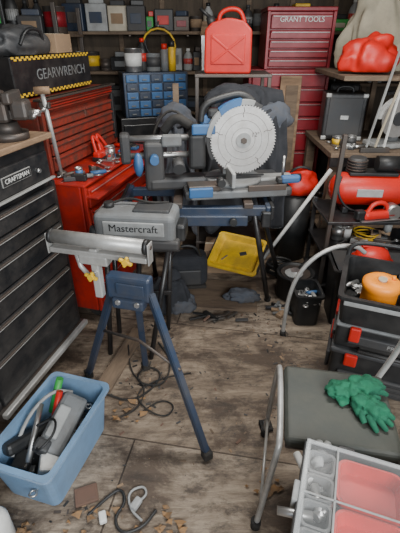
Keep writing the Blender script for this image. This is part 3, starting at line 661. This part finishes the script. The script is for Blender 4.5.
b=B('blue_grey_coat',(0,0,0)); b.drape(-.32,-.01,2.80,.30,1.20,CLOTH2,4,.05,2.6,.05,gather=.45); b.drape(-.28,-.06,2.74,.70,1.12,CLOTH2,8,.04,2.0,.05,gather=.5); b.blob((-.16,2.77,1.12),(.12,.06,.09),CLOTH2,.25,1.6,7,4,.3)
b.box((-.16,2.86,.67),(.04,.03,1.32),PLY,bev=.003); b.box((-.16,2.86,.01),(.24,.06,.02),PLY,bev=.003); b.done()
b=B('red_duffel_bag',(.75,2.98,0)); b.cyl((0,0,.0),(0,0,.55),.12,BLK,n=24); b.blob((0,-.02,.62),(.15,.12,.12),PRED,.2,1.5,4,4,.25); b.tube([(-.1,-.03,.66),(-.05,-.06,.76),(.06,-.06,.76),(.1,-.03,.66)],.01,BLK,8,2); b.done()
b=B('dark_red_tool_cabinet',(.40,3.62,0),0); chest(b,.66,.46,.06,1.36,[1,1,1,1,1.5,1.5,2,2],DRED,DRED); b.box((.33,.23,.03),(.6,.4,.06),BLKM,bev=.005); b.done()
b=B('dark_red_top_chest',(.52,3.62,1.362),0); chest(b,.53,.40,0,.40,[1.6,1,1,1,1],DRED,DRED); b.text('GRANT TOOLS',.05,WHT,T(.265,-.020,.345)@FRONT); b.box((.265,.2,.415),(.54,.4,.03),DRED,bev=.006); b.done()
b=B('plywood_offcut',(.74,3.50,.0),0,(rad(-3),0,0)); b.box((0,0,.66),(.17,.02,1.32),WOOD,bev=.003); b.box((0.01,-.015,.8),(.10,.012,.9),PLY,bev=.003); b.done()
b=B('black_case',(1.22,3.80,0),0); b.box((0,0,.63),(.26,.3,1.25),BLKM,bev=.02); b.box((0,-.15,.9),(.2,.02,.5),DGR,bev=.01); b.tube([(-.06,0,1.25),(-.05,0,1.30),(.05,0,1.30),(.06,0,1.25)],.01,BLK,8,1); b.done()
b=B('dark_storage_cabinet',(-.62,3.50,0),18); b.box((.27,.2,.5),(.62,.38,1.0),BLKM,bev=.008)
for x in(.12,.42): b.box((x,-.004,.5),(.28,.02,.9),BLKM2,bev=.006); b.cyl((x+(.11 if x<.2 else -.11),-.01,.5),(x+(.11 if x<.2 else -.11),-.035,.5),.008,STL)
b.done()
b=B('blue_drawer_organizer',(-.60,3.50,1.001),18)
b.box((.26,.14,.17),(.54,.24,.34),BLU,bev=.006)
for i in range(5):
    for j in range(5):
        b.box((.058+.101*i,.012,.038+.065*j),(.092,.02,.056),BLU2 if (i+j)%3 else BLU,bev=.005); b.box((.058+.101*i,-.004,.03+.065*j),(.035,.012,.010),GRY,bev=.002)
b.done()
b=B('cans_on_organizer',(-.60,3.50,1.341),18); R=random.Random(8)
can(b,.10,.12,.002,.07,.17,STL,WHT); can(b,.27,.15,.002,.06,.13,GRY,DGR); spray(b,.36,.12,.002,GRY); spray(b,.43,.14,.002,YEL,.22); bottle(b,.19,.18,.002,BLK,.24); b.box((.32,.19,.06),(.10,.06,.11),CARD)
b.done()
# ---------------- back shelves
def shelf(name,x0,x1,y0,y1,z,m=PLY):
    b=B(name); b.box(((x0+x1)/2,(y0+y1)/2,z),(x1-x0,y1-y0,.025),m,bev=.003)
    n=int((x1-x0)/.6)+1
    for i in range(n+1):
        x=x0+.04+(x1-x0-.08)*i/n; b.box((x,(y0+y1)/2,z-.02),(.02,y1-y0-.03,.016),STLD,bev=.002)
    return b.done()
def row(name,x0,x1,y,z,seed,cols,big=1,hm=1):
    global R
    old=R;R=random.Random(seed);b=B(name);x=x0
    while x<x1:
        k=R.random();m=R.choice(cols);yy=y+R.uniform(-.04,.03)
        if k<.2: rr=R.uniform(.05,.08)*big; x+=rr; can(b,x,yy,z,rr,rr*2.2*hm,STLD,m); x+=rr+.005
        elif k<.32: x+=.04; spray(b,x,yy,z,m,R.uniform(.17,.24)*hm); x+=.035
        elif k<.45: x+=.05; bottle(b,x,yy,z,m,R.uniform(.18,.28)*hm); x+=.045
        else:
            w=R.uniform(.06,.2)*big;h=R.uniform(.09,.22)*hm;x+=w/2; b.box((x,yy,z+h/2),(w,.14,h),m,(0,0,R.uniform(-8,8)),.008); b.box((x,yy-.07,z+h*.5),(w*.6,.016,h*.4),R.choice(cols),(0,0,0),.002); x+=w/2+.006
            if R.random()<.6: b.box((x-w/2,yy,z+h+.02),(w*.7,.1,.04),R.choice(cols),(0,0,R.uniform(-15,15)),.006)
    R=old; return b.done()
PAL=[BLK,DGR,GRY,LGR,YEL,DRED,BLU,CARD,BLK,CREAM,STLD,CARD,DGR,BLK,DGR,GRY,PRED,GREEN]
shelf('storage_shelf',-1.7,.34,4.1,4.37,1.30); shelf('storage_shelf',-1.7,2.0,4.1,4.37,1.62); shelf('storage_shelf',1.42,2.0,4.08,4.37,1.2); shelf('storage_shelf',-1.7,.34,4.1,4.37,.95)
row('paint_cans',-1.6,.22,4.22,1.313,41,PAL,1,.9); row('garage_supplies',-1.6,1.85,4.22,1.633,47,PAL); row('solvent_bottles',1.46,1.85,4.22,1.213,43,PAL); row('spare_parts_boxes',-1.6,.2,4.22,.963,44,[BLK,DGR,GRY,CARD,BLU])
b=B('coiled_air_hose',(-.36,4.02,1.545),0,(rad(90),0,0))
for k in range(4): b.tube([((.12+.008*k)*math.cos(i*.4),(.12+.006*k)*math.sin(i*.4)-.01*k,.012*k+.003*math.sin(i*1.7)) for i in range(16)],.009,[BLK,DGR,BLK,YEL][k],8,0,True)
b.tube([(0,.12,.02),(0,.16,-.04),(0,.16,-.09)],.006,STL,8); b.done()
b=B('hanging_hand_saw',(.05,4.02,1.50),0,(rad(90),rad(0),rad(0))); b.prism([(-.04,.10),(.05,.10),(.02,-.20),(-.03,-.20)],.003,STL); b.prism([(-.05,.10),(.06,.10),(.05,.20),(-.03,.21)],.02,WOOD,T(0,0,-.009),.005); b.tube([(0,.18,-.01),(0,.18,-.09)],.004,STLD,6); b.done()
b=B('left_storage_rack',(0,0,0))
for x in(-1.66,-1.02):
    for y in(3.3,3.95): b.box((x,y,.9),(.03,.03,1.8),STLD,bev=.003)
for z in(.5,.95,1.35,1.60): b.box((-1.34,3.625,z),(.68,.68,.02),PLY,bev=.003)
b.done()
row('motor_oil_bottles',-1.6,-1.12,3.42,1.611,51,PAL); row('assorted_tins',-1.6,-1.12,3.42,1.361,52,PAL,1,.8); row('old_boxes',-1.6,-1.12,3.42,.961,53,PAL)
b=B('side_shelf',(0,0,0)); b.box((1.46,3.215,1.36),(1.06,.76,.03),PLY,bev=.004)
for x in(1.42,1.96): b.box((x,3.57,.67),(.04,.04,1.34),PLY)
b.done()
b=B('red_tarp_bag',(1.14,3.02,1.376)); b.blob((0,0,.085),(.19,.13,.14),PRED,.3,1.4,4,5,.3); b.done()
b=B('tan_blanket',(1.33,3.38,1.376)); b.blob((0.0,.0,.20),(.27,.15,.38),TAN,.3,1.5,7,5,.35); b.blob((.15,-.04,.08),(.25,.12,.16),TAN,.25,1.6,2,4,.3); b.done()
b=B('wire_basket',(1.68,3.0,1.376),-10)
for k in range(9): b.tube([(-.2+.05*k,-.1,.14),(-.19+.0475*k,-.09,.01),(-.19+.0475*k,.09,.01),(-.2+.05*k,.1,.14)],.003,LGR,6)
for z,s in((.14,1),(.07,.97),(.005,.94)): b.tube([(-.2*s,-.1*s,z),(.2*s,-.1*s,z),(.2*s,.1*s,z),(-.2*s,.1*s,z)],.004,LGR,6,closed=True)
b.done()
scatter('scrap_pile',.52,.57,2.10,2.22,0.0,18,kinds='bpd',seed=72,cols=[BLK,DGR,STLD,PLY,GRY,CARD,LGR,BLU],sc=.5)
scatter('floor_offcuts',-.02,.30,2.06,2.13,0.0,9,kinds='bp',seed=75,cols=[BLK,DGR,STLD,PLY,BRICK],sc=.4)
# ---------------- added fill fixture and lights
b=B('added_fill_fixture',(.1,1.7,ZC-.06)); b.box((0,0,.03),(1.2,.16,.05),WHT,bev=.008)  # unseen fixture overhead, added to give fill light
for y in(-.04,.04): b.cyl((-.56,y,-.01),(.56,y,-.01),.013,mat('fill_tube_glow',(1,.97,.92),.4,emit=6),n=14)  # glowing tubes of the added fill fixture
b.box((-.58,0,0),(.03,.12,.05),WHT); b.box((.58,0,0),(.03,.12,.05),WHT); b.done()
def area(name,loc,rot,sx,sy,e,col):
    l=bpy.data.lights.new(name,'AREA'); l.shape='RECTANGLE'; l.size=sx; l.size_y=sy; l.energy=e; l.color=col
    o=bpy.data.objects.new(name,l); bpy.context.collection.objects.link(o); o.location=loc; o.rotation_euler=[rad(a) for a in rot]
area('added_ceiling_fill',(.45,1.9,ZC-.12),(0,0,0),1.2,.3,46,(1,.97,.92))  # fill light from above, added together with the unseen fixture
area('doorway_daylight',(.9,-1.0,1.85),(64,0,18),2.2,1.1,125,(.95,.98,1))
w=bpy.data.worlds.new('sky'); bpy.context.scene.world=w; w.use_nodes=True
w.node_tree.nodes['Background'].inputs[0].default_value=(.78,.87,1,1); w.node_tree.nodes['Background'].inputs[1].default_value=.45
c=bpy.data.cameras.new('camera'); o=bpy.data.objects.new('camera',c); bpy.context.collection.objects.link(o)
o.location=(0,0,1.6); o.rotation_euler=(rad(60),0,0); c.sensor_fit='VERTICAL'; c.sensor_height=24; c.lens=24*400/533; c.clip_start=.02
bpy.context.scene.camera=o
